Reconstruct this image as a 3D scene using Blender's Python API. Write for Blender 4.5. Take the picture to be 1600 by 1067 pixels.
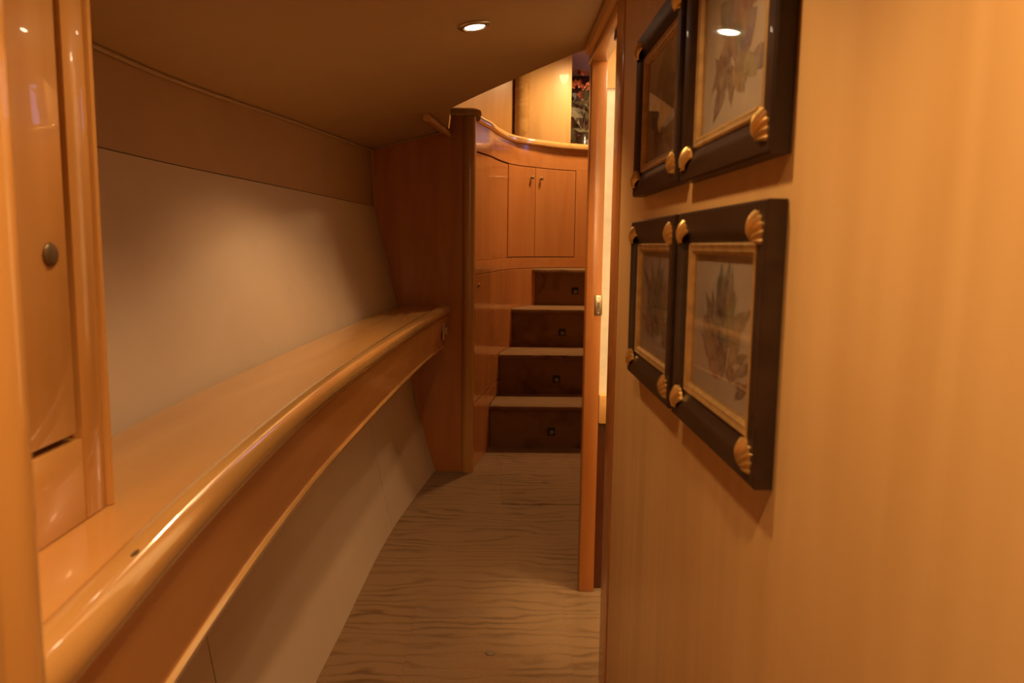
import bpy, bmesh, math, random
import numpy as np
from mathutils import Vector, Matrix

for o in list(bpy.data.objects): bpy.data.objects.remove(o, do_unlink=True)
scene = bpy.context.scene
COL = scene.collection
random.seed(7)

# ------------------------------------------------------------------ camera
f, cx, cy, H = 1220.0, 800.0, 533.5, 1.2
def nrm(v): v = np.array(v, float); return v/np.linalg.norm(v)
dY = nrm([776-cx, -(383-cy), -f])
dn = np.array([665-cx, -(10500-cy), -f]); dn = nrm(dn - dY*dn.dot(dY))
up = -dn; X = np.cross(dY, up)
Rm = np.array([X, dY, up])
cam_data = bpy.data.cameras.new('camera'); cam = bpy.data.objects.new('camera', cam_data); COL.objects.link(cam)
M4 = Matrix.Identity(4)
for i in range(3):
    for j in range(3): M4[i][j] = Rm[i][j]
M4.translation = Vector((0, 0, H)); cam.matrix_world = M4
cam_data.sensor_width = 36.0; cam_data.lens = 36.0*f/1600.0; cam_data.clip_start = 0.02
cam_data.dof.use_dof = True; cam_data.dof.focus_distance = 3.6; cam_data.dof.aperture_fstop = 7.5
scene.camera = cam

# ------------------------------------------------------------------ world, exposure
w = bpy.data.worlds.new('world'); scene.world = w; w.use_nodes = True
w.node_tree.nodes['Background'].inputs[0].default_value = (.03, .02, .013, 1)
w.node_tree.nodes['Background'].inputs[1].default_value = 0.3
vs = scene.view_settings
vs.view_transform = 'Standard'; vs.look = 'None'; vs.gamma = 1.0; vs.use_curve_mapping = False
vs.exposure = 0.10
WARM = (1.0, .62, .29)
CAN_W, CABIN_W, UPPER_W = 15.0, 55.0, 120.0

# ------------------------------------------------------------------ materials
def new_mat(name):
    m = bpy.data.materials.new(name); m.use_nodes = True
    return m, m.node_tree, m.node_tree.nodes['Principled BSDF']
def ramp(nt, stops):
    r = nt.nodes.new('ShaderNodeValToRGB'); e = r.color_ramp.elements
    while len(e) < len(stops): e.new(.5)
    for k, (p, c) in enumerate(stops): e[k].position = p; e[k].color = (*c, 1)
    return r
def wood(name, c1, c2, axis='Z', rough=.26, coat=.3, scale=1.0, spec=.5):
    m, nt, b = new_mat(name)
    tc = nt.nodes.new('ShaderNodeTexCoord'); mp = nt.nodes.new('ShaderNodeMapping')
    s = [9*scale]*3; s['XYZ'.index(axis)] = .7*scale; mp.inputs['Scale'].default_value = s
    nt.links.new(tc.outputs['Object'], mp.inputs['Vector'])
    n1 = nt.nodes.new('ShaderNodeTexNoise'); n1.inputs['Scale'].default_value = 1.0; n1.inputs['Detail'].default_value = 3; n1.inputs['Distortion'].default_value = .9
    nt.links.new(mp.outputs[0], n1.inputs['Vector'])
    mp2 = nt.nodes.new('ShaderNodeMapping'); s2 = [120*scale]*3; s2['XYZ'.index(axis)] = 3*scale; mp2.inputs['Scale'].default_value = s2
    nt.links.new(tc.outputs['Object'], mp2.inputs['Vector'])
    n2 = nt.nodes.new('ShaderNodeTexNoise'); n2.inputs['Scale'].default_value = 1; n2.inputs['Detail'].default_value = 3
    nt.links.new(mp2.outputs[0], n2.inputs['Vector'])
    mx = nt.nodes.new('ShaderNodeMath'); mx.operation = 'MULTIPLY_ADD'; mx.inputs[1].default_value = .05
    nt.links.new(n2.outputs['Fac'], mx.inputs[0]); nt.links.new(n1.outputs['Fac'], mx.inputs[2])
    mp3 = nt.nodes.new('ShaderNodeMapping'); s3 = [3.2*scale]*3; s3['XYZ'.index(axis)] = .42*scale; mp3.inputs['Scale'].default_value = s3
    nt.links.new(tc.outputs['Object'], mp3.inputs['Vector'])
    n3 = nt.nodes.new('ShaderNodeTexNoise'); n3.inputs['Scale'].default_value = 1.0; n3.inputs['Detail'].default_value = 1.0
    nt.links.new(mp3.outputs[0], n3.inputs['Vector'])
    k1 = nt.nodes.new('ShaderNodeMath'); k1.operation = 'MULTIPLY'; k1.inputs[1].default_value = 75.0; nt.links.new(n3.outputs['Fac'], k1.inputs[0])
    k2 = nt.nodes.new('ShaderNodeMath'); k2.operation = 'SINE'; nt.links.new(k1.outputs[0], k2.inputs[0])
    k3 = nt.nodes.new('ShaderNodeMath'); k3.operation = 'MULTIPLY_ADD'; k3.inputs[1].default_value = .05; nt.links.new(k2.outputs[0], k3.inputs[0]); nt.links.new(mx.outputs[0], k3.inputs[2])
    r = ramp(nt, [(.28, c2), (.72, c1)]); nt.links.new(k3.outputs[0], r.inputs[0])
    nt.links.new(r.outputs[0], b.inputs['Base Color'])
    b.inputs['Roughness'].default_value = rough; b.inputs['Coat Weight'].default_value = coat; b.inputs['Coat Roughness'].default_value = .03
    b.inputs['Specular IOR Level'].default_value = spec
    return m
def plain(name, c, rough=.5, metal=0.0, noise=.06, nscale=30, coat=0, bump=0.0):
    m, nt, b = new_mat(name)
    tc = nt.nodes.new('ShaderNodeTexCoord'); n = nt.nodes.new('ShaderNodeTexNoise'); n.inputs['Scale'].default_value = nscale; n.inputs['Detail'].default_value = 4
    nt.links.new(tc.outputs['Object'], n.inputs['Vector'])
    r = ramp(nt, [(.3, tuple(x*(1-noise) for x in c)), (.7, tuple(min(1, x*(1+noise)) for x in c))])
    nt.links.new(n.outputs['Fac'], r.inputs[0]); nt.links.new(r.outputs[0], b.inputs['Base Color'])
    b.inputs['Roughness'].default_value = rough; b.inputs['Metallic'].default_value = metal; b.inputs['Coat Weight'].default_value = coat
    if bump:
        bp = nt.nodes.new('ShaderNodeBump'); bp.inputs['Strength'].default_value = bump; bp.inputs['Distance'].default_value = .002
        nt.links.new(n.outputs['Fac'], bp.inputs['Height']); nt.links.new(bp.outputs[0], b.inputs['Normal'])
    return m
def carpet(name):
    m, nt, b = new_mat(name)
    tc = nt.nodes.new('ShaderNodeTexCoord')
    mp = nt.nodes.new('ShaderNodeMapping'); mp.inputs['Scale'].default_value = (1.1, 3.2, 1.0)
    nt.links.new(tc.outputs['Object'], mp.inputs['Vector'])
    nz = nt.nodes.new('ShaderNodeTexNoise'); nz.inputs['Scale'].default_value = 1.6; nz.inputs['Detail'].default_value = 3.5; nz.inputs['Roughness'].default_value = .55
    nt.links.new(mp.outputs[0], nz.inputs['Vector'])
    sx = nt.nodes.new('ShaderNodeSeparateXYZ'); nt.links.new(tc.outputs['Object'], sx.inputs[0])
    def mth(op, a, b=None):
        q = nt.nodes.new('ShaderNodeMath'); q.operation = op
        for k, v in enumerate((a, b)):
            if v is None: continue
            if isinstance(v, (int, float)): q.inputs[k].default_value = v
            else: nt.links.new(v, q.inputs[k])
        return q.outputs[0]
    ph = mth('ADD', mth('MULTIPLY', sx.outputs['Y'], 19.0), mth('MULTIPLY', nz.outputs['Fac'], 5.5))
    wvv = mth('MULTIPLY_ADD', mth('SINE', mth('MULTIPLY', ph, 6.2832)), .5); wvv.node.inputs[2].default_value = .5
    wr = ramp(nt, [(0.0, (0, 0, 0)), (.25, (.65, .65, .65)), (.6, (1, 1, 1))]); nt.links.new(wvv, wr.inputs[0])
    n = nt.nodes.new('ShaderNodeTexNoise'); n.inputs['Scale'].default_value = 330; n.inputs['Detail'].default_value = 3
    nt.links.new(tc.outputs['Object'], n.inputs['Vector'])
    n3 = nt.nodes.new('ShaderNodeTexNoise'); n3.inputs['Scale'].default_value = 4; n3.inputs['Detail'].default_value = 4
    nt.links.new(tc.outputs['Object'], n3.inputs['Vector'])
    # how strongly the pile lines show varies over the floor
    ms = nt.nodes.new('ShaderNodeMapRange'); ms.inputs[1].default_value = .35; ms.inputs[2].default_value = .7; ms.inputs[3].default_value = .0; ms.inputs[4].default_value = 1.0
    nt.links.new(n3.outputs['Fac'], ms.inputs[0])
    base = ramp(nt, [(.3, (.21, .115, .048)), (.7, (.33, .187, .085))]); nt.links.new(n.outputs['Fac'], base.inputs[0])
    mix = nt.nodes.new('ShaderNodeMix'); mix.data_type = 'RGBA'; mix.blend_type = 'MULTIPLY'
    line = nt.nodes.new('ShaderNodeMix'); line.data_type = 'RGBA'; line.inputs[6].default_value = (.5, .44, .38, 1); line.inputs[7].default_value = (1, 1, 1, 1)
    nt.links.new(wr.outputs[0], line.inputs[0]); nt.links.new(base.outputs[0], mix.inputs[6]); nt.links.new(line.outputs[2], mix.inputs[7]); nt.links.new(ms.outputs[0], mix.inputs[0])
    nt.links.new(mix.outputs[2], b.inputs['Base Color'])
    b.inputs['Roughness'].default_value = .95; b.inputs['Specular IOR Level'].default_value = .1
    b.inputs['Sheen Weight'].default_value = .15
    bp = nt.nodes.new('ShaderNodeBump'); bp.inputs['Strength'].default_value = .6; bp.inputs['Distance'].default_value = .004
    ad = nt.nodes.new('ShaderNodeMath'); ad.operation = 'ADD'; nt.links.new(n.outputs['Fac'], ad.inputs[0]); nt.links.new(wr.outputs[0], ad.inputs[1])
    nt.links.new(ad.outputs[0], bp.inputs['Height']); nt.links.new(bp.outputs[0], b.inputs['Normal'])
    return m
def glass_mat():
    m = bpy.data.materials.new('picture_glass'); m.use_nodes = True; nt = m.node_tree; nt.nodes.clear()
    o = nt.nodes.new('ShaderNodeOutputMaterial'); mx = nt.nodes.new('ShaderNodeMixShader')
    t = nt.nodes.new('ShaderNodeBsdfTransparent'); g = nt.nodes.new('ShaderNodeBsdfGlossy'); g.inputs['Roughness'].default_value = .03
    ge = nt.nodes.new('ShaderNodeNewGeometry'); dt = nt.nodes.new('ShaderNodeVectorMath'); dt.operation = 'DOT_PRODUCT'
    nt.links.new(ge.outputs['Normal'], dt.inputs[0]); nt.links.new(ge.outputs['Incoming'], dt.inputs[1])
    def mth(op, a, b=None):
        n = nt.nodes.new('ShaderNodeMath'); n.operation = op
        for k, v in enumerate((a, b)):
            if v is None: continue
            if isinstance(v, (int, float)): n.inputs[k].default_value = v
            else: nt.links.new(v, n.inputs[k])
        return n.outputs[0]
    c1 = mth('SUBTRACT', 1.0, mth('ABSOLUTE', dt.outputs['Value']))
    fac = mth('ADD', mth('MULTIPLY', mth('POWER', c1, 5.0), .96), .03)
    nt.links.new(fac, mx.inputs[0]); nt.links.new(t.outputs[0], mx.inputs[1]); nt.links.new(g.outputs[0], mx.inputs[2]); nt.links.new(mx.outputs[0], o.inputs[0])
    return m
def emit(name, c, s):
    m = bpy.data.materials.new(name); m.use_nodes = True; nt = m.node_tree; nt.nodes.clear()
    o = nt.nodes.new('ShaderNodeOutputMaterial'); e = nt.nodes.new('ShaderNodeEmission'); e.inputs[0].default_value = (*c, 1); e.inputs[1].default_value = s
    nt.links.new(e.outputs[0], o.inputs[0]); return m
def vcol_mat(name, rough=.8):
    m, nt, b = new_mat(name)
    a = nt.nodes.new('ShaderNodeAttribute'); a.attribute_name = 'ink'
    tc = nt.nodes.new('ShaderNodeTexCoord'); n = nt.nodes.new('ShaderNodeTexNoise'); n.inputs['Scale'].default_value = 70; n.inputs['Detail'].default_value = 5
    nt.links.new(tc.outputs['Object'], n.inputs['Vector'])
    mx = nt.nodes.new('ShaderNodeMix'); mx.data_type = 'RGBA'; mx.inputs[7].default_value = (.44, .35, .25, 1)
    mr = nt.nodes.new('ShaderNodeMapRange'); mr.inputs[1].default_value = .35; mr.inputs[2].default_value = .65; mr.inputs[3].default_value = .0; mr.inputs[4].default_value = .5
    nt.links.new(n.outputs['Fac'], mr.inputs[0]); nt.links.new(mr.outputs[0], mx.inputs[0]); nt.links.new(a.outputs['Color'], mx.inputs[6])
    nt.links.new(mx.outputs[2], b.inputs['Base Color']); b.inputs['Roughness'].default_value = rough
    return m
MA = (.64, .345, .110); MB_ = (.55, .275, .082)
M = dict(
    wood_z=wood('maple_vertical_grain', (.57, .295, .085), (.49, .235, .064), 'Z', coat=.5),
    wood_y=wood('maple_lengthwise_grain', MA, MB_, 'Y'),
    wood_x=wood('maple_cross_grain', MA, MB_, 'X'),
    wall_maple=wood('maple_wall_panel', (.75, .47, .19), (.64, .375, .135), 'Z', rough=.40, coat=.10),
    cherry_z=wood('cherry_vertical_grain', (.50, .19, .05), (.42, .15, .036), 'Z'),
    cherry_y=wood('cherry_lengthwise_grain', (.60, .285, .082), (.52, .23, .062), 'Y'),
    cab_z=wood('cabinet_vertical_grain', (.66, .275, .088), (.58, .225, .068), 'Z', rough=.18),
    cab_x=wood('cabinet_cross_grain', (.66, .275, .088), (.58, .225, .068), 'X', rough=.18),
    lip=wood('maple_bullnose', (.70, .42, .15), (.50, .26, .08), 'Y', rough=.14, coat=1.0),
    lip_z=wood('maple_post', (.62, .33, .10), (.50, .245, .07), 'Z', rough=.16, coat=.8),
    bronze=plain('dull_bronze', (.16, .105, .055), .4, .6, .1, 40),
    walnut=wood('dark_walnut_frame', (.042, .019, .008), (.024, .010, .0045), 'Y', rough=.42, coat=.12, scale=2, spec=.3),
    dark_wood=wood('dark_red_wood', (.09, .02, .008), (.06, .014, .006), 'Z'),
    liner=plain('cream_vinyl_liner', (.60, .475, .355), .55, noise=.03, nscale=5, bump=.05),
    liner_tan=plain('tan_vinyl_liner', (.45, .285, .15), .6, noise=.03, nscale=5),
    ceil=plain('beige_headliner', (.50, .35, .20), .55, noise=.03, nscale=8),
    cream=plain('cream_cabin_wall', (.80, .72, .56), .5),
    piping=plain('tan_piping', (.50, .36, .24), .5),
    gold=plain('gold_leaf', (.78, .52, .19), .32, .9, .12, 60, bump=.2),
    slip=plain('dull_gold_slip', (.55, .34, .12), .4, .6, .2, 50, bump=.2),
    brass=plain('aged_brass', (.42, .34, .22), .35, 1.0, .1, 40),
    steel=plain('brushed_steel', (.62, .56, .48), .3, 1.0),
    black=plain('black_plastic', (.012, .011, .010), .3),
    lens=plain('grey_lens', (.16, .15, .14), .15, 0, coat=1),
    paper=plain('print_paper', (.44, .35, .25), .85, noise=.07, nscale=25),
    shadow_gap=plain('gap_shade_brown', (.06, .025, .01), .8),  # backing coloured near black to stand in for shade inside the door gaps
    carpet=carpet('tan_carpet'), glass=glass_mat(), ink=vcol_mat('printed_ink'),
    sky_glow=emit('dusk_sky_glow', (.60, .54, 1.0), 1.3),
    bulb=emit('lamp_glow', (1, .80, .52), 22),
    outlet=plain('tan_plastic', (.58, .42, .28), .35),
    rubber=plain('grey_purple_headliner', (.60, .48, .48), .7),
    blossom=plain('red_blossom', (.50, .13, .075), .6, noise=.3, nscale=20),
    stem=plain('dark_stem', (.09, .06, .03), .7, noise=.3, nscale=30),
    leaf=plain('dull_green_leaf', (.10, .085, .045), .5, noise=.3, nscale=20),
    vase=plain('dark_glazed_vase', (.05, .035, .025), .25, coat=.5),
)

# ------------------------------------------------------------------ helpers
def link(name, me, mat=None, parent=None, smooth=False):
    o = bpy.data.objects.new(name, me); COL.objects.link(o)
    if mat: me.materials.append(M[mat] if isinstance(mat, str) else mat)
    if parent is not None: o.parent = parent
    if smooth:
        me.polygons.foreach_set('use_smooth', [True]*len(me.polygons))
        me.set_sharp_from_angle(angle=math.radians(38))
    return o
def base_of(parent):
    return Vector(parent.location) if parent is not None and parent.type == 'EMPTY' else Vector((0, 0, 0))
def mesh(name, V, F, mat, parent=None, smooth=False):
    b = base_abs(parent)
    me = bpy.data.meshes.new(name); me.from_pydata([tuple(Vector(v)-b) for v in V], [], F); me.update()
    bm = bmesh.new(); bm.from_mesh(me); bmesh.ops.recalc_face_normals(bm, faces=bm.faces); bm.to_mesh(me); bm.free()
    return link(name, me, mat, parent, smooth)
def base_abs(parent):
    b = Vector((0, 0, 0))
    while parent is not None: b += Vector(parent.location); parent = parent.parent
    return b
def from_bm(name, bm, mat, parent=None, smooth=False):
    b = base_abs(parent); bmesh.ops.translate(bm, verts=bm.verts, vec=-b)
    me = bpy.data.meshes.new(name); bm.to_mesh(me); bm.free()
    return link(name, me, mat, parent, smooth)
def box(name, lo, hi, mat, parent=None, bevel=0.0, seg=2, vert_only=False):
    bm = bmesh.new(); bmesh.ops.create_cube(bm, size=1)
    for v in bm.verts:
        v.co = Vector([(lo[k]+hi[k])/2 + v.co[k]*(hi[k]-lo[k]) for k in range(3)])
    if bevel:
        ed = [e for e in bm.edges if (not vert_only or abs(e.verts[0].co.z-e.verts[1].co.z) > 1e-5)]
        bmesh.ops.bevel(bm, geom=ed, offset=bevel, segments=seg, profile=.5, affect='EDGES')
    return from_bm(name, bm, mat, parent, smooth=bool(bevel))
def tag(o, label=None, cat=None, group=None, kind=None):
    for k, v in (('label', label), ('category', cat), ('group', group), ('kind', kind)):
        if v: o[k] = v
    return o
def empty(name, loc, label=None, cat=None, group=None, kind=None):
    o = bpy.data.objects.new(name, None); COL.objects.link(o); o.location = loc; o.empty_display_size = .05
    return tag(o, label, cat, group, kind)
def struct(o, label, cat): return tag(o, label, cat, kind='structure')
def catmull(P, n=8):
    P = np.array(P, float); Q = np.vstack([2*P[0]-P[1], P, 2*P[-1]-P[-2]]); out = []
    for i in range(1, len(Q)-2):
        a, b, c, d = Q[i-1], Q[i], Q[i+1], Q[i+2]
        for k in range(n):
            t = k/n; out.append(.5*(2*b+(c-a)*t+(2*a-5*b+4*c-d)*t*t+(3*b-a-3*c+d)*t**3))
    out.append(P[-1]); return np.array(out)
def arclen(C): return np.r_[0, np.cumsum(np.linalg.norm(np.diff(C, axis=0), axis=1))]
def sub(C, s0, s1, n=24):
    s = arclen(C); q = np.linspace(s0, s1, n)
    return np.stack([np.interp(q, s, C[:, k]) for k in range(C.shape[1])], 1), q
def normals(C):
    t = np.gradient(C, axis=0); t /= np.linalg.norm(t, axis=1)[:, None]
    return np.stack([t[:, 1], -t[:, 0]], 1)          # to the right of travel (towards +X for travel along +Y)
def sweep(name, C, prof, mat, parent=None, smooth=True, cap=True, zfun=None, N=None):
    """closed profile [(offset, z)] carried along a plan curve"""
    if N is None: N = normals(C)
    V = []; F = []; m = len(prof)
    for i in range(len(C)):
        for o, z in prof:
            V.append((C[i][0]+N[i][0]*o, C[i][1]+N[i][1]*o, z if zfun is None else zfun(i, z)))
    for i in range(len(C)-1):
        for j in range(m):
            k = (j+1) % m; F.append((i*m+j, i*m+k, (i+1)*m+k, (i+1)*m+j))
    if cap: F.append(tuple(range(m))); F.append(tuple((len(C)-1)*m+j for j in range(m)))
    return mesh(name, V, F, mat, parent, smooth)
def slab(name, P, off, mat, parent=None, smooth=True):
    """grid P[i][j] of points thickened by the vector off"""
    n, m = len(P), len(P[0]); V = [p for r in P for p in r]; V += [tuple(Vector(p)+Vector(off)) for p in V]; F = []; B = n*m
    for i in range(n-1):
        for j in range(m-1):
            a, b, c, d = i*m+j, i*m+j+1, (i+1)*m+j+1, (i+1)*m+j
            F.append((a, b, c, d)); F.append((B+a, B+d, B+c, B+b))
    for i in range(n-1):
        F.append((i*m, (i+1)*m, B+(i+1)*m, B+i*m)); F.append((i*m+m-1, B+i*m+m-1, B+(i+1)*m+m-1, (i+1)*m+m-1))
    for j in range(m-1):
        F.append((j, B+j, B+j+1, j+1)); k = (n-1)*m+j; F.append((k, k+1, B+k+1, B+k))
    return mesh(name, V, F, mat, parent, smooth)
def prism(name, poly, z0, z1, mat, parent=None, smooth=False):
    n = len(poly); V = [(*p, z0) for p in poly]+[(*p, z1) for p in poly]
    F = [tuple(range(n)), tuple(range(n, 2*n))]+[(i, (i+1) % n, n+(i+1) % n, n+i) for i in range(n)]
    return mesh(name, V, F, mat, parent, smooth)
def lathe(name, prof, mat, parent=None, loc=(0, 0, 0), axis=(0, 0, 1), n=20):
    """profile [(r, h)] turned about axis at loc"""
    q = Vector((0, 0, 1)).rotation_difference(Vector(axis)); V = []; F = []; m = len(prof)
    for i in range(n):
        a = 2*math.pi*i/n
        for r, h in prof: V.append(Vector(loc)+q @ Vector((r*math.cos(a), r*math.sin(a), h)))
    for i in range(n):
        k = (i+1) % n
        for j in range(m-1): F.append((i*m+j, k*m+j, k*m+j+1, i*m+j+1))
    F.append(tuple(i*m for i in range(n))); F.append(tuple(i*m+m-1 for i in range(n)))
    return mesh(name, V, F, mat, parent, True)
def tube(bm, pts, radii, n=6):
    rings = []
    for i, p in enumerate(pts):
        p = Vector(p); t = (Vector(pts[min(i+1, len(pts)-1)])-Vector(pts[max(i-1, 0)])).normalized()
        u = t.orthogonal().normalized(); v = t.cross(u)
        rings.append([bm.verts.new(p+radii[i]*(math.cos(2*math.pi*k/n)*u+math.sin(2*math.pi*k/n)*v)) for k in range(n)])
    for a, b in zip(rings, rings[1:]):
        for k in range(n): bm.faces.new((a[k], a[(k+1) % n], b[(k+1) % n], b[k]))
    bm.faces.new(rings[0]); bm.faces.new(rings[-1])
def spot(name, loc, watts, angle, blend=.6, target=None, color=WARM, size=.03, parent=None):
    l = bpy.data.lights.new(name, 'SPOT'); l.energy = watts; l.spot_size = math.radians(angle); l.spot_blend = blend; l.color = color; l.shadow_soft_size = size
    o = bpy.data.objects.new(name, l); COL.objects.link(o); o.location = loc
    d = (Vector(target)-Vector(loc)) if target else Vector((0, 0, -1))
    o.rotation_euler = d.to_track_quat('-Z', 'Y').to_euler()
    if parent is not None:
        o.location = Vector(loc)-base_abs(parent); o.parent = parent
    return o
def point(name, loc, watts, size=.05, color=WARM, parent=None):
    l = bpy.data.lights.new(name, 'POINT'); l.energy = watts; l.color = color; l.shadow_soft_size = size
    o = bpy.data.objects.new(name, l); COL.objects.link(o); o.location = Vector(loc)-base_abs(parent)
    if parent is not None: o.parent = parent
    return o

# ------------------------------------------------------------------ hull curves (x over y)
YS = [-1.3, -.5, .5, 1.2, 1.65, 2.1, 2.8, 3.4, 4.05]
def curve(pts):
    C = catmull(pts, 10)
    return lambda y: float(np.interp(y, C[:, 1], C[:, 0]))
joint = curve([(-.80, -1.3), (-.84, -.2), (-.855, .8), (-.845, 1.7), (-.82, 2.18), (-.75, 2.88), (-.64, 4.06)])
seam = curve([(-.78, -1.3), (-.815, -.2), (-.83, .8), (-.82, 1.645), (-.80, 2.1), (-.735, 2.8), (-.632, 4.06)])
back = curve([(-.56, -1.3), (-.60, -.2), (-.615, .6), (-.622, 1.24), (-.625, 1.6), (-.61, 2.12), (-.565, 3.1), (-.505, 4.06)])
foot = curve([(-.43, -1.3), (-.47, -.2), (-.485, .8), (-.49, 1.5), (-.484, 2.02), (-.472, 2.27), (-.431, 3.15), (-.318, 4.06)])
front = curve([(-.350, .45), (-.359, .6), (-.381, .9), (-.393, 1.2), (-.397, 1.5), (-.394, 1.8), (-.382, 2.15), (-.358, 2.7), (-.318, 3.4), (-.263, 4.055)])
def zc(x): return 1.812+.133*x-.133*x*x
ZSEAM, ZSH = 1.388, .885
YB = 4.055                                          # far bulkhead
WX = .297                                           # right wall face

# ------------------------------------------------------------------ floor
fl = box('floor', (-1.1, -1.4, -.06), (2.2, 6.2, 0), 'carpet'); struct(fl, 'tan carpeted floor of the narrow passage', 'floor')
def hatch(x0, x1, y0, y1, pull):
    g = .007
    bm = bmesh.new()
    o = box('floor_hatch', (x0+g, y0+g, -.004), (x1-g, y1-g, .0035), 'carpet', fl, .003)
    lathe('ring_pull', [(.0, 0), (.014, 0), (.015, .0005), (.014, .0015), (.011, .0018), (.0, .001)], 'bronze', o, (pull[0], pull[1], .0036))
hatch(.03, .42, 3.515, 4.27, (.258, 3.854))
hatch(-.26, .24, 1.35, 2.50, (-.006, 2.178))

# ------------------------------------------------------------------ ceiling
edge = [(-.252, 4.055), (-.204, 3.45), (.05, 3.05), (.247, 2.71), (.305, 2.61)]
ey = np.array([e[1] for e in edge])[::-1]; ex = np.array([e[0] for e in edge])[::-1]
rows = []
for y in list(np.linspace(-1.3, 2.61, 24))+list(np.linspace(2.62, YB, 30)):
    x0 = joint(y)-.0; x1 = WX+.05 if y < 2.612 else float(np.interp(y, ey, ex))
    rows.append([(x, y, zc(x)) for x in np.linspace(x0, x1, 14)])
ce = slab('ceiling', rows, (0, 0, .03), 'ceil'); struct(ce, 'beige padded headliner ceiling sloping down to the hull side', 'ceiling')
Cj = np.array([(joint(y)+.004, y) for y in np.linspace(-1.25, YB, 40)])
def zj(i, z): return zc(Cj[i][0])+z
t1 = sweep('trim_1', Cj, [(0, -.012), (.004, -.013), (.007, -.010), (.006, -.005), (0, -.003)], 'piping', zfun=zj)
struct(t1, 'tan piping trim along the joint of ceiling and hull side', 'trim')
Cr = np.array([(WX, y) for y in np.linspace(-1.25, 2.6, 20)])
t2 = sweep('trim_2', Cr, [(-.001, zc(WX)-.030), (-.016, zc(WX)-.026), (-.022, zc(WX)-.016), (-.022, zc(WX)-.006), (-.001, zc(WX)-.002)], 'wood_y')
struct(t2, 'slim wooden trim where the ceiling meets the right wall', 'trim')

# ------------------------------------------------------------------ left hull side
wl = empty('wall_left', (-.62, 1.5, 0), 'cream vinyl lined hull side curving in behind the shelf', 'wall', kind='structure')
ys = list(np.linspace(-1.3, YB, 44))
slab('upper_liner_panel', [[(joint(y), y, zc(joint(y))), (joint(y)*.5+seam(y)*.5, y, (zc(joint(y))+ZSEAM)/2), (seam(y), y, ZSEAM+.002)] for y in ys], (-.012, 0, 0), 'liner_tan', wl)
def main_pt(y, t):
    x = seam(y)*(1-t)+back(y)*t + .0
    return (x+.003, y, (ZSEAM-.001)*(1-t)+.80*t)
slab('main_liner_panel', [[main_pt(y, t) for t in np.linspace(0, 1, 7)] for y in ys], (-.012, 0, 0), 'liner', wl)
def low_pt(y, t):
    xb, xf = back(y)+.03, foot(y)
    return (xb*(1-t)+xf*t-.030*math.sin(math.pi*t), y, .80*(1-t))
for a, b in ((-1.3, 1.495), (1.5, 3.195), (3.2, YB)):  # the farthest split between panels stands in for a shadow edge on the liner
    slab('lower_liner_panel', [[low_pt(y, t) for t in np.linspace(0, 1, 9)] for y in np.linspace(a, b, 16)], (-.012, 0, 0), 'liner', wl)

# ------------------------------------------------------------------ far bulkhead with slanted hull side edge
def bulk_profile():
    L = [low_pt(YB, t)[::2] for t in np.linspace(1, 0, 6)]+[main_pt(YB, t)[::2] for t in np.linspace(.95, 0, 5)]+[(joint(YB), zc(joint(YB)))]
    return [(x-.01, z) for x, z in L]
bp_ = bulk_profile()
poly = [(x, z) for x, z in bp_]+[(x, zc(x)+.012) for x in (-.60, -.52, -.44, -.36, -.28)]+[(-.246, zc(-.25)+.012), (-.236, 1.86), (-.15, 1.86), (-.15, 0.0)]
n = len(poly); V = [(x, YB, z) for x, z in poly]+[(x, YB+.03, z) for x, z in poly]
wf = mesh('wall_far', V, [tuple(range(n)), tuple(range(2*n-1, n-1, -1))]+[(i, (i+1) % n, n+(i+1) % n, n+i) for i in range(n)], 'cherry_z')
struct(wf, 'reddish varnished wood bulkhead at the end of the shelf', 'wall')
# thin bead where bulkhead meets the liner
bm = bmesh.new(); pts = [(x+.012, YB-.004, z) for x, z in bp_]+[(x, YB-.004, zc(x)-.004) for x in (-.6, -.5, -.4, -.3, -.26)]; tube(bm, pts, [.0035]*len(pts), 6)
from_bm('edge_bead', bm, 'piping', wf, True)
# grab rail stub under the ceiling
gs = empty('grab_rail', (-.27, 3.95, 1.75), 'short wooden grab rail stub under the ceiling beside the newel post', 'rail')
bm = bmesh.new(); tube(bm, [(x, y, zc(x)-.017) for x, y in ((-.305, 3.46), (-.285, 3.70), (-.262, 3.90), (-.248, 4.05))], [.017, .018, .018, .018], 10); from_bm('rail', bm, 'wood_y', gs, True)
lathe('end_cap', [(0, 0), (.015, 0), (.019, .003), (.019, .008), (0, .008)], 'wood_y', gs, (-.3055, 3.455, zc(-.305)-.017), (.08, .99, .01))

# ------------------------------------------------------------------ stair side wall / curved cabinet
Wc = catmull([(-.112, 4.09), (-.085, 4.25), (-.04, 4.5), (0, 4.77), (.06, 5.07), (.13, 5.3), (.26, 5.52), (.45, 5.68), (.75, 5.80), (1.1, 5.86)], 14)
def dz(s): return float(np.interp(s, [0, .5, 1.06, 1.5, 3], [-.062, -.036, -.016, 0, 0]))
SL = arclen(Wc)[-1]
cc = empty('curved_stair_cabinet', (.2, 5.45, 0), 'curved glossy wood cabinet wall wrapping round the top of the stairs', 'cabinet')
def cpanel(name, s0, s1, z0, z1, o0, o1, mat, parent, r0=0, r1=0, n=20):
    C, q = sub(Wc, s0, s1, n)
    sN = normals(sub(Wc, 0, SL, 200)[0]); sq = np.linspace(0, SL, 200)
    N = np.stack([np.interp(q, sq, sN[:, k]) for k in range(2)], 1)
    b = .0015
    prof = [(o0, z0), (o1-b, z0), (o1, z0+b), (o1, z1-b), (o1-b, z1), (o0, z1)]
    def zf(i, z): return z+(r1*dz(q[i]) if z > (z0+z1)/2 else r0*dz(q[i]))
    return sweep(name, C, prof, mat, parent, True, zfun=zf, N=N)
cpanel('inner_body', 0, SL, .0, 1.86, -.035, -.021, 'shadow_gap', cc, 0, 1, 60)
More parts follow.
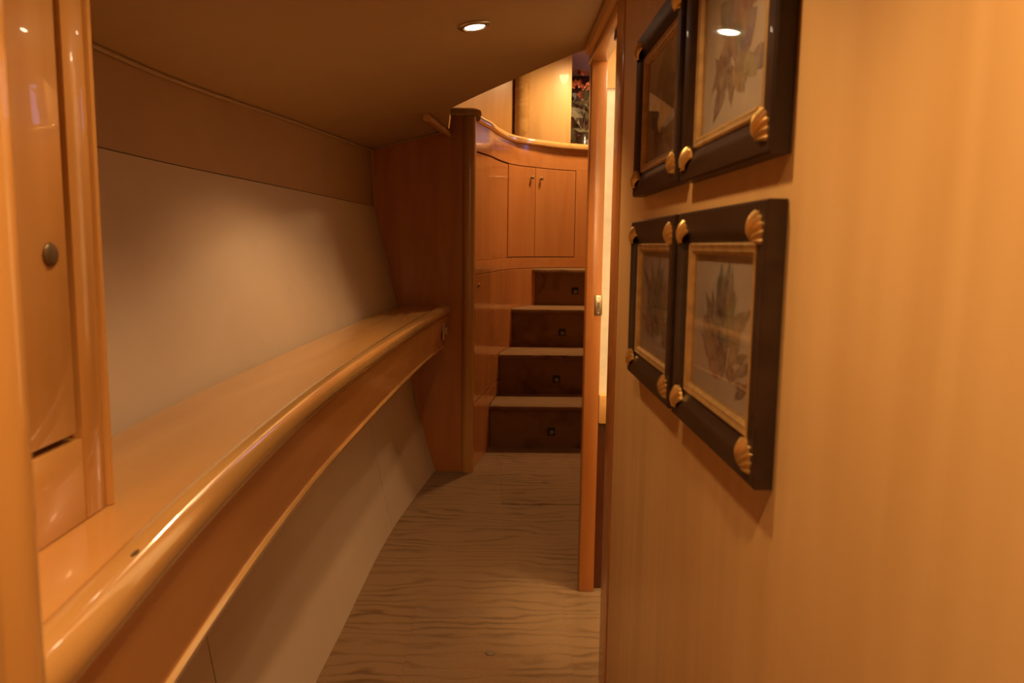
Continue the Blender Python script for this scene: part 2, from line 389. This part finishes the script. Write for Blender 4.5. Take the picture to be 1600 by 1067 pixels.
ZD0, ZD1 = 1.118, 1.742; g = .0055
S_A, S_B, S_C, S_D, S_E = .035, 1.03, 1.045, 1.50, 1.875
cpanel('top_rail', 0, SL, ZD1, 1.885, -.021, 0, 'cab_x', cc, 1, 1, 60)
cpanel('bottom_rail', 0, SL, 1.045, ZD0, -.021, 0, 'cab_x', cc, 0, 0, 60)
cpanel('stile', 0, S_A, ZD0, ZD1, -.021, 0, 'cab_z', cc, 0, 1, 4)
cpanel('stile', S_E, SL, ZD0, ZD1, -.021, 0, 'cab_z', cc, 0, 1, 16)
cpanel('fixed_panel', S_A+g*.3, S_B, ZD0+g*.3, ZD1-g*1.6, -.021, -.001, 'cab_z', cc, 0, 1, 24)
d1 = cpanel('door', S_C, S_D-g/2, ZD0+g, ZD1-g, -.021, .001, 'cab_z', cc, 0, 1, 16)
d2 = cpanel('door', S_D+g/2, S_E-g, ZD0+g, ZD1-g, -.021, .001, 'cab_z', cc, 0, 1, 16)
def on_w(s, off):
    C, _ = sub(Wc, s-.01, s+.01, 3); N = normals(C)[1]; return (C[1][0]+N[0]*off, C[1][1]+N[1]*off), (N[0], N[1], 0)
KP = [(0, 0), (.006, 0), (.006, .006), (.011, .011), (.013, .016), (.010, .021), (0, .023)]
for s, d in ((S_D-.055, d1), (S_D+.055, d2)):
    p, N = on_w(s, .001); lathe('knob', KP, 'brass', d, (*p, 1.665), N, 14)
lp = cpanel('lower_panel', 0, SL, .362, 1.041, -.021, 0, 'cab_z', cc, 0, 0, 60)
p, N = on_w(.10, .0); lathe('latch_button', [(0, 0), (.009, 0), (.010, .004), (.007, .008), (0, .009)], 'brass', lp, (*p, .985), N, 12)
cpanel('base_panel', 0, SL, .0, .356, -.021, 0, 'cab_z', cc, 0, 0, 60)

# newel post and handrail
nw = empty('newel_post', (-.145, 4.06, 0), 'rounded glossy wood newel post at the foot of the stairs', 'post')
poly = []
for k in range(13):
    a = math.radians(-185+k*190/12); poly.append((-.143+.034*math.cos(a), 4.062+.036*math.sin(a)))
poly += [(-.109, 4.09), (-.178, 4.09)]
prism('shaft', poly, 0, 1.842, 'lip_z', nw, True)
hr = empty('handrail', (.1, 5.2, 1.9), 'glossy curved wooden handrail capping the stair cabinet', 'handrail')
C, q = sub(Wc, .0, SL, 70); N = normals(C)
rp = [(-.034, 1.885), (-.034, 1.905), (-.028, 1.922), (-.014, 1.932), (.004, 1.931), (.018, 1.922), (.024, 1.908), (.022, 1.893), (.012, 1.885)]
sweep('curved_rail', C, rp, 'lip', hr, True, zfun=lambda i, z: z+dz(q[i]), N=N)
Ce = np.array([(-.24, YB+.012), (-.20, YB+.011), (-.16, YB+.01), (-.135, YB+.012), (-.118, YB+.022), (-.110, YB+.036)])
rp2 = [(-.026, 1.845), (-.030, 1.862), (-.024, 1.879), (-.008, 1.886), (.010, 1.885), (.026, 1.876), (.031, 1.862), (.028, 1.846)]
sweep('post_cap', Ce, rp2, 'lip', hr, True)

# ------------------------------------------------------------------ staircase
st = empty('staircase', (.5, 4.6, 0), 'four carpeted steps with dark risers climbing beside the curved cabinet', 'stairs')
R_ = .26; YR = [4.545, 4.885, 5.235, 5.52]; XR = 1.5
def wx(y):
    return float(np.interp(y, Wc[:, 1], Wc[:, 0]))
def wall_edge(y0, y1, pad=.003, n=14):
    return [(wx(y)+pad, y) for y in np.linspace(y0, min(y1, 5.84), n)]
for i in range(4):
    y0 = YR[i]; y1 = YR[i+1]+.03 if i < 3 else 5.84
    pts = wall_edge(y0+.012, y1)
    poly = pts+[(XR, y1), (XR, y0+.012)]
    prism('carpet_riser', poly, i*R_, (i+1)*R_-.03, 'carpet', st)
    # tread with a soft rolled nose
    t0 = (i+1)*R_; nose = [(0.012, -.034), (-.006, -.030), (-.016, -.018), (-.014, -.006), (-.004, .0), (.02, .0015)]
    xs0 = wx(y0)+.004
    V = []; F = []; nx = 24
    rng = random.Random(i)
    for k in range(nx+1):
        u = k/nx
        for (dy, dzz) in nose:
            yy = y0+dy; xx = (wx(max(yy, 4.1))+.004)*(1-u)+XR*u
            V.append((xx, yy, t0+dzz+.003*math.sin(xx*31+i*2)*(1 if dzz < -.01 else .3)))
    m_ = len(nose)
    for k in range(nx):
        for j in range(m_-1): F.append((k*m_+j, (k+1)*m_+j, (k+1)*m_+j+1, k*m_+j+1))
    tp = wall_edge(y0+.02, y1); B = len(V)
    top = [(p[0]+.001, p[1], t0+.0015) for p in tp]+[(XR, y1, t0+.0015), (XR, y0+.02, t0+.0015)]
    V += top; F.append(tuple(range(B, B+len(top))))
    bot = [(v[0], v[1], t0-.031) for v in top]; V += bot; F.append(tuple(range(B+len(top), B+2*len(top))))
    mesh('carpet_tread', V, F, 'carpet', st, True)
for i, (x, z) in enumerate([(.338, .100), (.39, .36), (.45, .62), (.56, .885)]):
    y = YR[i]+.012
    cl = box('courtesy_light', (x-.023, y-.006, z-.024), (x+.023, y+.004, z+.024), 'black', st, .004)
    lathe('lens', [(0, 0), (.013, 0), (.014, .003), (.010, .005), (0, .006)], 'lens', cl, (x+.002, y-.0055, z-.004), (0, -1, 0), 14)

# ------------------------------------------------------------------ right wall, doorway, cabin beyond
wr = box('wall_right', (WX, -1.3, 0), (WX+.055, 1.905, zc(WX)+.01), 'wall_maple', bevel=.003, seg=4, vert_only=True)
struct(wr, 'pale maple veneer wall hung with four small pictures', 'wall')
dr = empty('door_1', (WX, 2.3, 0), 'wooden doorway into the lit cabin beyond the pictures', 'doorway', kind='structure')
jb = box('far_jamb', (WX+.004, 2.60, 0), (WX+.056, 2.66, 1.80), 'cherry_z', dr, .004)
box('near_jamb', (WX-.003, 1.905, 0), (WX+.058, 2.034, zc(WX)-.03), 'cherry_z', dr, .012, 4)
box('header', (WX, 2.03, 1.792), (WX+.055, 2.66, zc(WX)+.01), 'wood_y', dr, .003)
sp = box('strike_plate', (WX+.032, 2.5975, 1.005-.034), (WX+.058, 2.601, 1.005+.034), 'brass', dr, .002)
box('strike_slot', (WX+.042, 2.5968, .995), (WX+.049, 2.598, 1.015), 'bronze', sp)
for z in (.980, 1.030): lathe('screw', [(0, 0), (.003, 0), (.0025, .001), (0, .0012)], 'steel', sp, (WX+.045, 2.5975, z), (0, -1, 0), 8)
box('door_stop_bumper', (WX+.024, 2.21, 1.770), (WX+.050, 2.26, 1.792), 'black', dr, .003)
pt = empty('wall_cabin', (.9, 2.7, 0), 'cream cabin partition seen through the doorway slit', 'wall', kind='structure')
box('cream_panel', (WX+.056, 2.64, .70), (1.6, 2.66, 1.715), 'cream', pt)
box('top_board', (WX+.056, 2.63, 1.715), (1.6, 2.66, 1.86), 'wood_x', pt)
box('ledge', (WX+.056, 2.60, .60), (1.6, 2.66, .70), 'wood_x', pt, .006)
box('dark_base', (WX+.056, 2.63, 0), (1.6, 2.66, .60), 'dark_wood', pt)
box('side_wall', (1.6, .4, 0), (1.63, 2.66, 1.86), 'cream', pt)
box('near_wall', (WX+.055, .4, 0), (1.6, .43, 1.86), 'cream', pt)
box('cabin_ceiling', (WX+.055, .4, 1.86), (1.63, 2.66, 1.89), 'cream', pt)

# ------------------------------------------------------------------ near left bulkhead edge, walls behind the camera
nb = empty('wall_near', (-.5, .47, 0), 'blurred maple bulkhead edge close to the camera on the left', 'wall', kind='structure')
box('panel', (-.86, .46, 0), (-.325, .50, zc(-.6)), 'wall_maple', nb)
prism('edge_trim', [(-.325, .456), (-.308, .456), (-.300, .460), (-.296, .470), (-.296, .492), (-.300, .500), (-.308, .504), (-.325, .504)], 0, zc(-.325), 'lip_z', nb, True)
wb = box('wall_back', (-1.0, -1.36, 0), (.40, -1.3, 1.9), 'wall_maple'); struct(wb, 'maple wall closing the passage behind the viewer', 'wall')

# ------------------------------------------------------------------ long shelf
sh = empty('long_shelf', (-.45, 2.2, .67), 'long curved wooden shelf with rounded lip running along the hull side', 'shelf')
yy = np.linspace(.504, YB-.002, 60)
slab('shelf_top', [[(back(y)+.005+(front(y)-.004-back(y)-.005)*t, y, ZSH) for t in np.linspace(0, 1, 4)] for y in yy], (0, 0, -.03), 'wood_y', sh)
Cf = np.array([(front(y), y) for y in yy])
lipp = [(-.006, .846), (-.006, .886), (-.004, .892), (.002, .8955), (.010, .896), (.019, .892), (.026, .884), (.031, .872), (.031, .860), (.027, .849), (.019, .841), (.008, .837), (-.002, .837)]
rl = sweep('rounded_lip', Cf, lipp, 'lip', sh)
ky = .747; kx = front(ky)+.0165; kn = []
for k in range(10):
    a = 2*math.pi*k/10; kn.append((kx+.0022*math.cos(a), ky+.009*math.sin(a)))
prism('dark_knot', kn, .8905, .8940, 'stem', rl)
sweep('fascia', Cf, [(-.026, .684), (-.004, .684), (.017, .838), (-.005, .838)], 'cherry_y', sh)
sweep('lower_bead', Cf, [(-.030, .668), (-.004, .667), (.001, .672), (.002, .679), (-.002, .685), (-.030, .685)], 'lip', sh)
# switch on the fascia next to the bulkhead
y = 3.93; xf = front(y)+.011
sw = empty('wall_switch', (xf, y, .765), 'small tan switch plate on the shelf fascia beside the bulkhead', 'switch')
box('plate', (xf-.004, y-.035, .722), (xf+.004, y+.035, .806), 'outlet', sw, .002)
box('rocker', (xf+.004, y+.002, .748), (xf+.016, y+.026, .784), 'outlet', sw, .003)
for z in (.730, .798): lathe('screw', [(0, 0), (.003, 0), (.0025, .001), (0, .0012)], 'steel', sw, (xf+.004, y-.01, z), (1, 0, 0), 8)

# ------------------------------------------------------------------ locker standing on the shelf
lk = empty('wall_locker', (-.53, .72, ZSH), 'tall maple locker with oval knob standing on the shelf', 'cabinet')
X0 = -.46; zt = zc(X0)-.004; zb = ZSH+.001
box('inner_carcass', (X0-.12, .515, zb), (X0-.016, .905, zt-.03), 'shadow_gap', lk)
box('stile', (X0-.018, .863, zb), (X0, .908, zt), 'wood_z', lk, .001)
box('stile', (X0-.018, .506, zb), (X0, .552, zt), 'wood_z', lk, .001)
box('bottom_rail', (X0-.018, .552, zb), (X0, .861, .980), 'wood_y', lk, .001)
box('top_rail', (X0-.018, .552, zt-.09), (X0, .861, zt), 'wood_y', lk, .001)
ld = box('door', (X0-.018, .556, .988), (X0+.0, .851, zt-.094), 'wood_z', lk, .002)
prism('corner_bead', [(X0-.018, .909), (X0-.002, .909), (X0+.003, .912), (X0+.004, .918), (X0, .924), (X0-.018, .926)], zb, zt, 'lip_z', lk, True)
box('end_panel', (X0-.13, .909, zb), (X0-.018, .924, zt), 'wood_z', lk)
lathe('knob', [(0, 0), (.0125, 0), (.0125, .002), (.0105, .004), (.006, .0052), (0, .0056)], 'bronze', ld, (X0, .817, 1.184), (1, 0, 0), 20)

# ------------------------------------------------------------------ framed pictures
def leafshape(u, v, ang, ln, wd, n=7):
    P = []
    for k in range(n+1):
        t = k/n; P.append((t*ln, wd*math.sin(math.pi*t**.8)))
    for k in range(n-1, 0, -1):
        t = k/n; P.append((t*ln, -wd*math.sin(math.pi*t**.8)))
    c, s = math.cos(ang), math.sin(ang)
    return [(u+c*a-s*b, v+s*a+c*b) for a, b in P]
def shell(name, parent, y, z, x, ang, r=.021):
    """scallop shell with ribs, hinge pointing along ang, lying on the frame facing -X"""
    nr, na = 7, 66; V = []; F = []
    for j in range(nr+1):
        t = j/nr
        for k in range(na+1):
            a = math.radians(-78+156*k/na); rib = .5+.5*math.cos(a*20)
            rr = r*2*t*(.86+.14*math.cos(a))*(1+.05*rib*t)
            h = .010*math.sin(math.pi*min(1, t*.82+.18))**.8*(math.cos(a*.9)**.6)+.0036*rib*t
            pu, pv = rr*math.cos(a)*1.0-r*.9, rr*math.sin(a)*.86
            ca, sa = math.cos(ang), math.sin(ang)
            V.append((x-h, y+ca*pu-sa*pv, z+sa*pu+ca*pv))
    m = na+1
    for j in range(nr):
        for k in range(na): F.append((j*m+k, j*m+k+1, (j+1)*m+k+1, (j+1)*m+k))
    B = len(V); V += [(x+.002, v[1], v[2]) for v in V[nr*m:]]
    for k in range(na): F.append((nr*m+k, nr*m+k+1, B+k+1, B+k))
    return mesh(name, V, F, 'gold', parent, True)
def picture(name, y0, y1, z0, z1, label, seed, motif):
    xw = WX-.001; xf = WX-.023; bw = .044
    p = empty(name, (xw, (y0+y1)/2, z0), label, 'picture', 'shell cornered pictures on the right wall')
    # moulded dark bars with mitred ends
    prof = [(0, xw), (0, xf+.003), (.003, xf), (.024, xf), (.034, xf+.004), (bw, xf+.010), (bw, xw)]
    def bar(a, b, ina, inb):
        V = []; m = len(prof)
        for (end, inn) in ((a, ina), (b, inb)):
            for d, x in prof: V.append((x, end[0]+inn[0]*d, end[1]+inn[1]*d))
        F = [(j, (j+1) % m, m+(j+1) % m, m+j) for j in range(m)]+[tuple(range(m)), tuple(range(m, 2*m))]
        mesh('frame_bar', V, F, 'walnut', p, True)
    bar((y0, z0), (y1, z0), (1, 1), (-1, 1)); bar((y0, z1), (y1, z1), (1, -1), (-1, -1))
    bar((y0, z0), (y0, z1), (1, 1), (1, -1)); bar((y1, z0), (y1, z1), (-1, 1), (-1, -1))
    gp = [(bw, xf+.008), (bw+.003, xf+.006), (bw+.007, xf+.008), (bw+.011, xf+.0075), (bw+.016, xf+.0125), (bw+.016, xw), (bw, xw)]
    def gbar(a, b, ina, inb):
        V = []; m = len(gp)
        for (end, inn) in ((a, ina), (b, inb)):
            for d, x in gp: V.append((x, end[0]+inn[0]*d, end[1]+inn[1]*d))
        F = [(j, (j+1) % m, m+(j+1) % m, m+j) for j in range(m)]+[tuple(range(m)), tuple(range(m, 2*m))]
        mesh('gold_slip', V, F, 'slip', p, True)
    gbar((y0, z0), (y1, z0), (1, 1), (-1, 1)); gbar((y0, z1), (y1, z1), (1, -1), (-1, -1))
    gbar((y0, z0), (y0, z1), (1, 1), (1, -1)); gbar((y1, z0), (y1, z1), (-1, 1), (-1, -1))
    i = bw+.014; a0, a1, b0, b1 = y0+i, y1-i, z0+i, z1-i
    pr = box('paper_print', (xw-.006, a0, b0), (xw-.004, a1, b1), 'paper', p)
    rng = random.Random(seed); V = []; F = []; cols = []; xi = xw-.0062; q = 0
    def add(poly, c):
        nonlocal q
        q += 1; B = len(V)
        for u, v in poly: V.append((xi-q*.000004, a1-(a1-a0)*min(.97, max(.03, u)), b0+(b1-b0)*min(.97, max(.03, v))))
        F.append(tuple(range(B, B+len(poly)))); cols.append(c)
    for (kind, u, v, ang, ln, wd, c, cnt) in motif:
        for _ in range(cnt):
            add(leafshape(u+rng.gauss(0, .07), v+rng.gauss(0, .08), ang+rng.gauss(0, .35), 1.35*ln*rng.uniform(.6, 1.15), 1.35*wd*rng.uniform(.5, 1.1)), tuple(x*rng.uniform(.8, 1.25) for x in c))
    b = base_abs(p); me = bpy.data.meshes.new('printed_motif'); me.from_pydata([tuple(Vector(v)-b) for v in V], [], F); me.update()
    at = me.color_attributes.new('ink', 'FLOAT_COLOR', 'CORNER')
    for poly, c in zip(me.polygons, cols):
        for li in poly.loop_indices: at.data[li].color = (*c, 1)
    mo = link('printed_motif', me, 'ink', None); mo.parent = pr
    box('glass_pane', (xw-.0105, a0, b0), (xw-.009, a1, b1), 'glass', p)
    for (yy_, zz_, ang) in ((y0+.030, z0+.030, -2.36+math.pi/2), (y1-.030, z0+.030, -.785-math.pi/2), (y0+.030, z1-.030, 2.36-math.pi/2), (y1-.030, z1-.030, .785+math.pi/2)):
        shell('gold_shell', p, yy_, zz_, xf+.002, math.pi/2+ (0.35 if yy_ < (y0+y1)/2 else -.35), .0165)
    return p
GR, BR, OC, PK, DK = (.15, .13, .115), (.15, .085, .045), (.24, .16, .07), (.24, .13, .085), (.07, .045, .03)
GN = (.10, .105, .055)
mA = [('l', .5, .45, 1.4, .30, .05, GN, 10), ('l', .42, .35, 2.0, .32, .05, BR, 10), ('l', .62, .35, 1.0, .30, .05, OC, 8), ('l', .5, .30, 1.5, .18, .03, DK, 8), ('l', .35, .28, 2.6, .2, .05, PK, 6), ('l', .7, .25, .3, .2, .04, BR, 6)]
mB = [('l', .45, .55, 1.2, .34, .09, GR, 6), ('l', .62, .50, .9, .26, .10, GR, 5), ('l', .35, .35, 2.2, .22, .07, DK, 5), ('l', .5, .85, -1.2, .25, .06, PK, 6), ('l', .4, .45, 4.2, .3, .06, BR, 6), ('l', .6, .35, 5.2, .2, .05, OC, 6)]
YA, YC, YD, YE = .80, 1.187, 1.218, 1.602
picture('framed_print', YA, YC, .945, 1.251, 'dark framed botanical print, lower right of the four, nearest the camera', 1, mA)
picture('framed_print', YD, YE, .945, 1.251, 'dark framed botanical print, lower left of the four, above bare wall by the doorway', 2, mA[::-1])
picture('framed_print', YA, YC, 1.296, 1.602, 'dark framed feathery print, upper right of the four, lamp glare on its glass', 3, mB)
picture('framed_print', YD, YE, 1.300, 1.606, 'dark framed print, upper left of the four, beside the doorway and under the ceiling', 4, mB[::-1])

# ------------------------------------------------------------------ downlights
def downlight(x, y, label, watts, z=None, cone=122):
    zz = zc(x) if z is None else z
    tilt = .133-.266*x if z is None else 0
    ax = Vector((tilt, 0, -1)).normalized()
    d = empty('downlight', (x, y, zz), label, 'lamp', 'recessed ceiling downlights')
    lathe('trim_ring', [(.030, .0), (.046, .0), (.047, .003), (.042, .007), (.032, .008), (.029, .004)], 'steel', d, (x, y, zz), ax, 28)
    lathe('lamp_lens', [(.0, .002), (.029, .002), (.026, .006), (.0, .008)], 'bulb', d, (x, y, zz), ax, 24)
    spot('lamp_beam', Vector((x, y, zz))+ax*.02, watts, cone, .55, color=WARM, size=.03 if z is None else .09, parent=d)
    return d
downlight(-.068, 2.25, 'glowing round downlight in the beige passage ceiling', CAN_W*1.5)
downlight(-.068, .92, 'round downlight in the passage ceiling above the pictures', CAN_W)
downlight(.06, .16, 'round downlight in the passage ceiling behind the viewer', CAN_W*2.4)

# cabin lamp
cl = empty('cabin_lamp', (.50, 2.47, 1.86), 'round ceiling lamp inside the side cabin', 'lamp')
lathe('base_ring', [(0, 0), (.07, 0), (.07, .012), (.062, .016), (0, .016)], 'steel', cl, (.50, 2.47, 1.86), (0, 0, -1))
lathe('glow_disc', [(0, .016), (.060, .016), (.052, .028), (0, .034)], 'bulb', cl, (.50, 2.47, 1.86), (0, 0, -1))
spot('cabin_light', (.50, 2.47, 1.81), CABIN_W, 40, .8, color=(1, .72, .38), size=.05, parent=cl)

sc = empty('added_sconce', (WX+.055, .85, 1.5), 'small added lamp on the cabin side of the picture wall, brightening the cream partition', 'lamp')  # unseen lamp added to brighten the cream panel in the doorway slit
lathe('back_plate', [(0, 0), (.04, 0), (.04, .008), (.03, .014), (.012, .016), (.012, .02), (0, .02)], 'brass', sc, (WX+.0555, .85, 1.5), (1, 0, 0))
lathe('shade', [(.030, -.05), (.045, .05), (.043, .05), (.028, -.05)], 'cream', sc, (WX+.10, .85, 1.5), (0, 0, 1))
point('added_sconce_light', (WX+.10, .85, 1.57), CABIN_W*1.0, .03, (1, .74, .42), sc)

# ------------------------------------------------------------------ upper deck beyond the rail
ud = empty('wall_upper', (.2, 6.3, 1.9), 'curved wood panelling of the upper deck above the stair rail', 'wall', kind='structure')
Cu = catmull([(-.75, 5.55), (-.5, 5.85), (-.2, 6.06), (.118, 6.2)], 8)
sweep('curved_panel', Cu, [(0, 1.86), (.0, 2.70), (-.03, 2.70), (-.03, 1.86)], 'wood_z', ud)
Cu2 = catmull([(.122, 6.215), (.135, 6.165), (.165, 6.13), (.20, 6.117), (.236, 6.116)], 8)
sweep('rounded_column', Cu2, [(0, 1.86), (.0, 2.70), (-.03, 2.70), (-.03, 1.86)], 'lip', ud)
box('flat_panel', (.236, 6.12, 1.86), (.558, 6.16, 2.70), 'wall_maple', ud, .004)
box('niche_back', (.50, 6.9, 1.86), (1.9, 6.93, 2.63), 'dark_wood', ud)
box('niche_side', (.52, 6.16, 1.86), (.55, 6.9, 2.645), 'dark_wood', ud)
box('side_wall', (1.9, 2.67, 0), (1.93, 6.93, 3.0), 'wall_maple', ud)
box('left_wall', (-.9, 4.09, 1.80), (-.87, 6.3, 3.0), 'wall_maple', ud)
box('deck', (-.87, 5.9, 1.80), (1.9, 6.93, 1.85), 'carpet', ud)
V = [(-.9, 3.4, 2.95), (1.93, 3.4, 2.95), (1.93, 8.0, 2.56), (-.9, 8.0, 2.56)]
uc = slab('ceiling_upper', [[V[0], V[1]], [V[3], V[2]]], (0, 0, .03), 'rubber', None, False); struct(uc, 'greyish ceiling over the upper deck', 'ceiling')
downlight(.72, 5.46, 'round downlight over the stairs in the upper ceiling', UPPER_W, 2.95-.39*(5.46-3.4)/4.6-.001, 165)

downlight(1.05, 6.30, 'added round downlight brightening the flower niche in the upper ceiling', UPPER_W*.35, 2.95-.39*(6.30-3.4)/4.6-.001, 150)  # extra lamp added to put more light on the flowers and niche

# flower arrangement in the niche behind the rail
fa = empty('flower_arrangement', (.70, 6.45, 1.85), 'arrangement of red blossoms and dark branches in a niche above the rail', 'plant')
lathe('vase', [(0, 0), (.05, 0), (.07, .05), (.075, .12), (.055, .2), (.04, .24), (.045, .26), (.036, .26), (.034, .2), (0, .19)], 'vase', fa, (.70, 6.45, 1.85))
rng = random.Random(5); tips = []
for k in range(9):
    bm = bmesh.new(); p = Vector((.70, 6.45, 2.08)); d = Vector((rng.uniform(-.5, .6), rng.uniform(-.35, .2), 1.0)); pts = []; L = rng.uniform(.35, .62)
    for j in range(7):
        pts.append(p.copy()); p = p+d.normalized()*L/6; d += Vector((rng.uniform(-.35, .35), rng.uniform(-.2, .2), rng.uniform(-.15, .1)))
    tube(bm, pts, [.007-.0008*j for j in range(7)], 6); from_bm('branch', bm, 'stem', fa, True); tips.append(pts[-1]); tips.append(pts[-2])
def leaf_mesh(name, c, d, ln, wd, mat):
    d = d.normalized(); s = d.cross(Vector((.3, -1, .2))).normalized(); nn = d.cross(s); V = []
    for k in range(6):
        t = k/5; wv = wd*math.sin(math.pi*min(.97, max(.03, t))); q_ = c+d*ln*t-nn*.12*ln*t*t
        V += [q_-s*wv+nn*.15*wv, q_, q_+s*wv+nn*.15*wv]
    F = []
    for k in range(5):
        for j in range(2): F.append((k*3+j, k*3+j+1, k*3+j+4, k*3+j+3))
    return mesh(name, V, F, mat, fa, True)
for k in range(26):
    c = Vector((.70+rng.uniform(-.12, .14), 6.45+rng.uniform(-.1, .08), rng.uniform(2.0, 2.35)))
    leaf_mesh('leaf', c, Vector((rng.uniform(-.8, .8), rng.uniform(-.5, .3), rng.uniform(-.2, 1))), rng.uniform(.12, .26), rng.uniform(.015, .03), 'leaf')
for t_ in tips+[Vector((.70+rng.uniform(-.14, .16), 6.42+rng.uniform(-.08, .05), rng.uniform(2.42, 2.58))) for _ in range(12)]:
    V = []; F = []
    for k in range(5):
        a = 2*math.pi*k/5+rng.random(); d = Vector((math.cos(a), -.5, math.sin(a))).normalized(); s = d.cross(Vector((0, 1, 0))).normalized(); B = len(V); r = rng.uniform(.024, .036)
        V += [t_, t_+d*r*.6-s*r*.4, t_+d*r*1.1, t_+d*r*.6+s*r*.4]; F.append((B, B+1, B+2, B+3))
    mesh('blossom', V, F, 'blossom', fa)

# windows of the upper deck, right of the niche; their dusk light glints on the varnish
for k, (lo, hi, ax) in enumerate([((.98, 6.885, 2.10), (1.22, 6.9, 2.50), 1), ((1.885, 6.30, 2.0), (1.9, 6.55, 2.4), 0)]):
    wd = empty('window_%d' % (k+1), ((lo[0]+hi[0])/2, (lo[1]+hi[1])/2, lo[2]), ['small violet lit window in the back wall of the upper deck', 'small violet lit window in the side wall of the upper deck'][k], 'window', kind='structure')
    box('pane', lo, hi, 'sky_glow', wd)
    e = .03; u = 0 if ax == 1 else 1
    for (a0, a1, z0, z1) in ((lo[u]-e, hi[u]+e, lo[2]-e, lo[2]), (lo[u]-e, hi[u]+e, hi[2], hi[2]+e), (lo[u]-e, lo[u], lo[2], hi[2]), (hi[u], hi[u]+e, lo[2], hi[2])):
        L = [0, 0, z0]; Hh = [0, 0, z1]; L[u] = a0; Hh[u] = a1; L[ax] = lo[ax]-.015; Hh[ax] = hi[ax]
        box('window_frame', L, Hh, 'wood_z', wd)
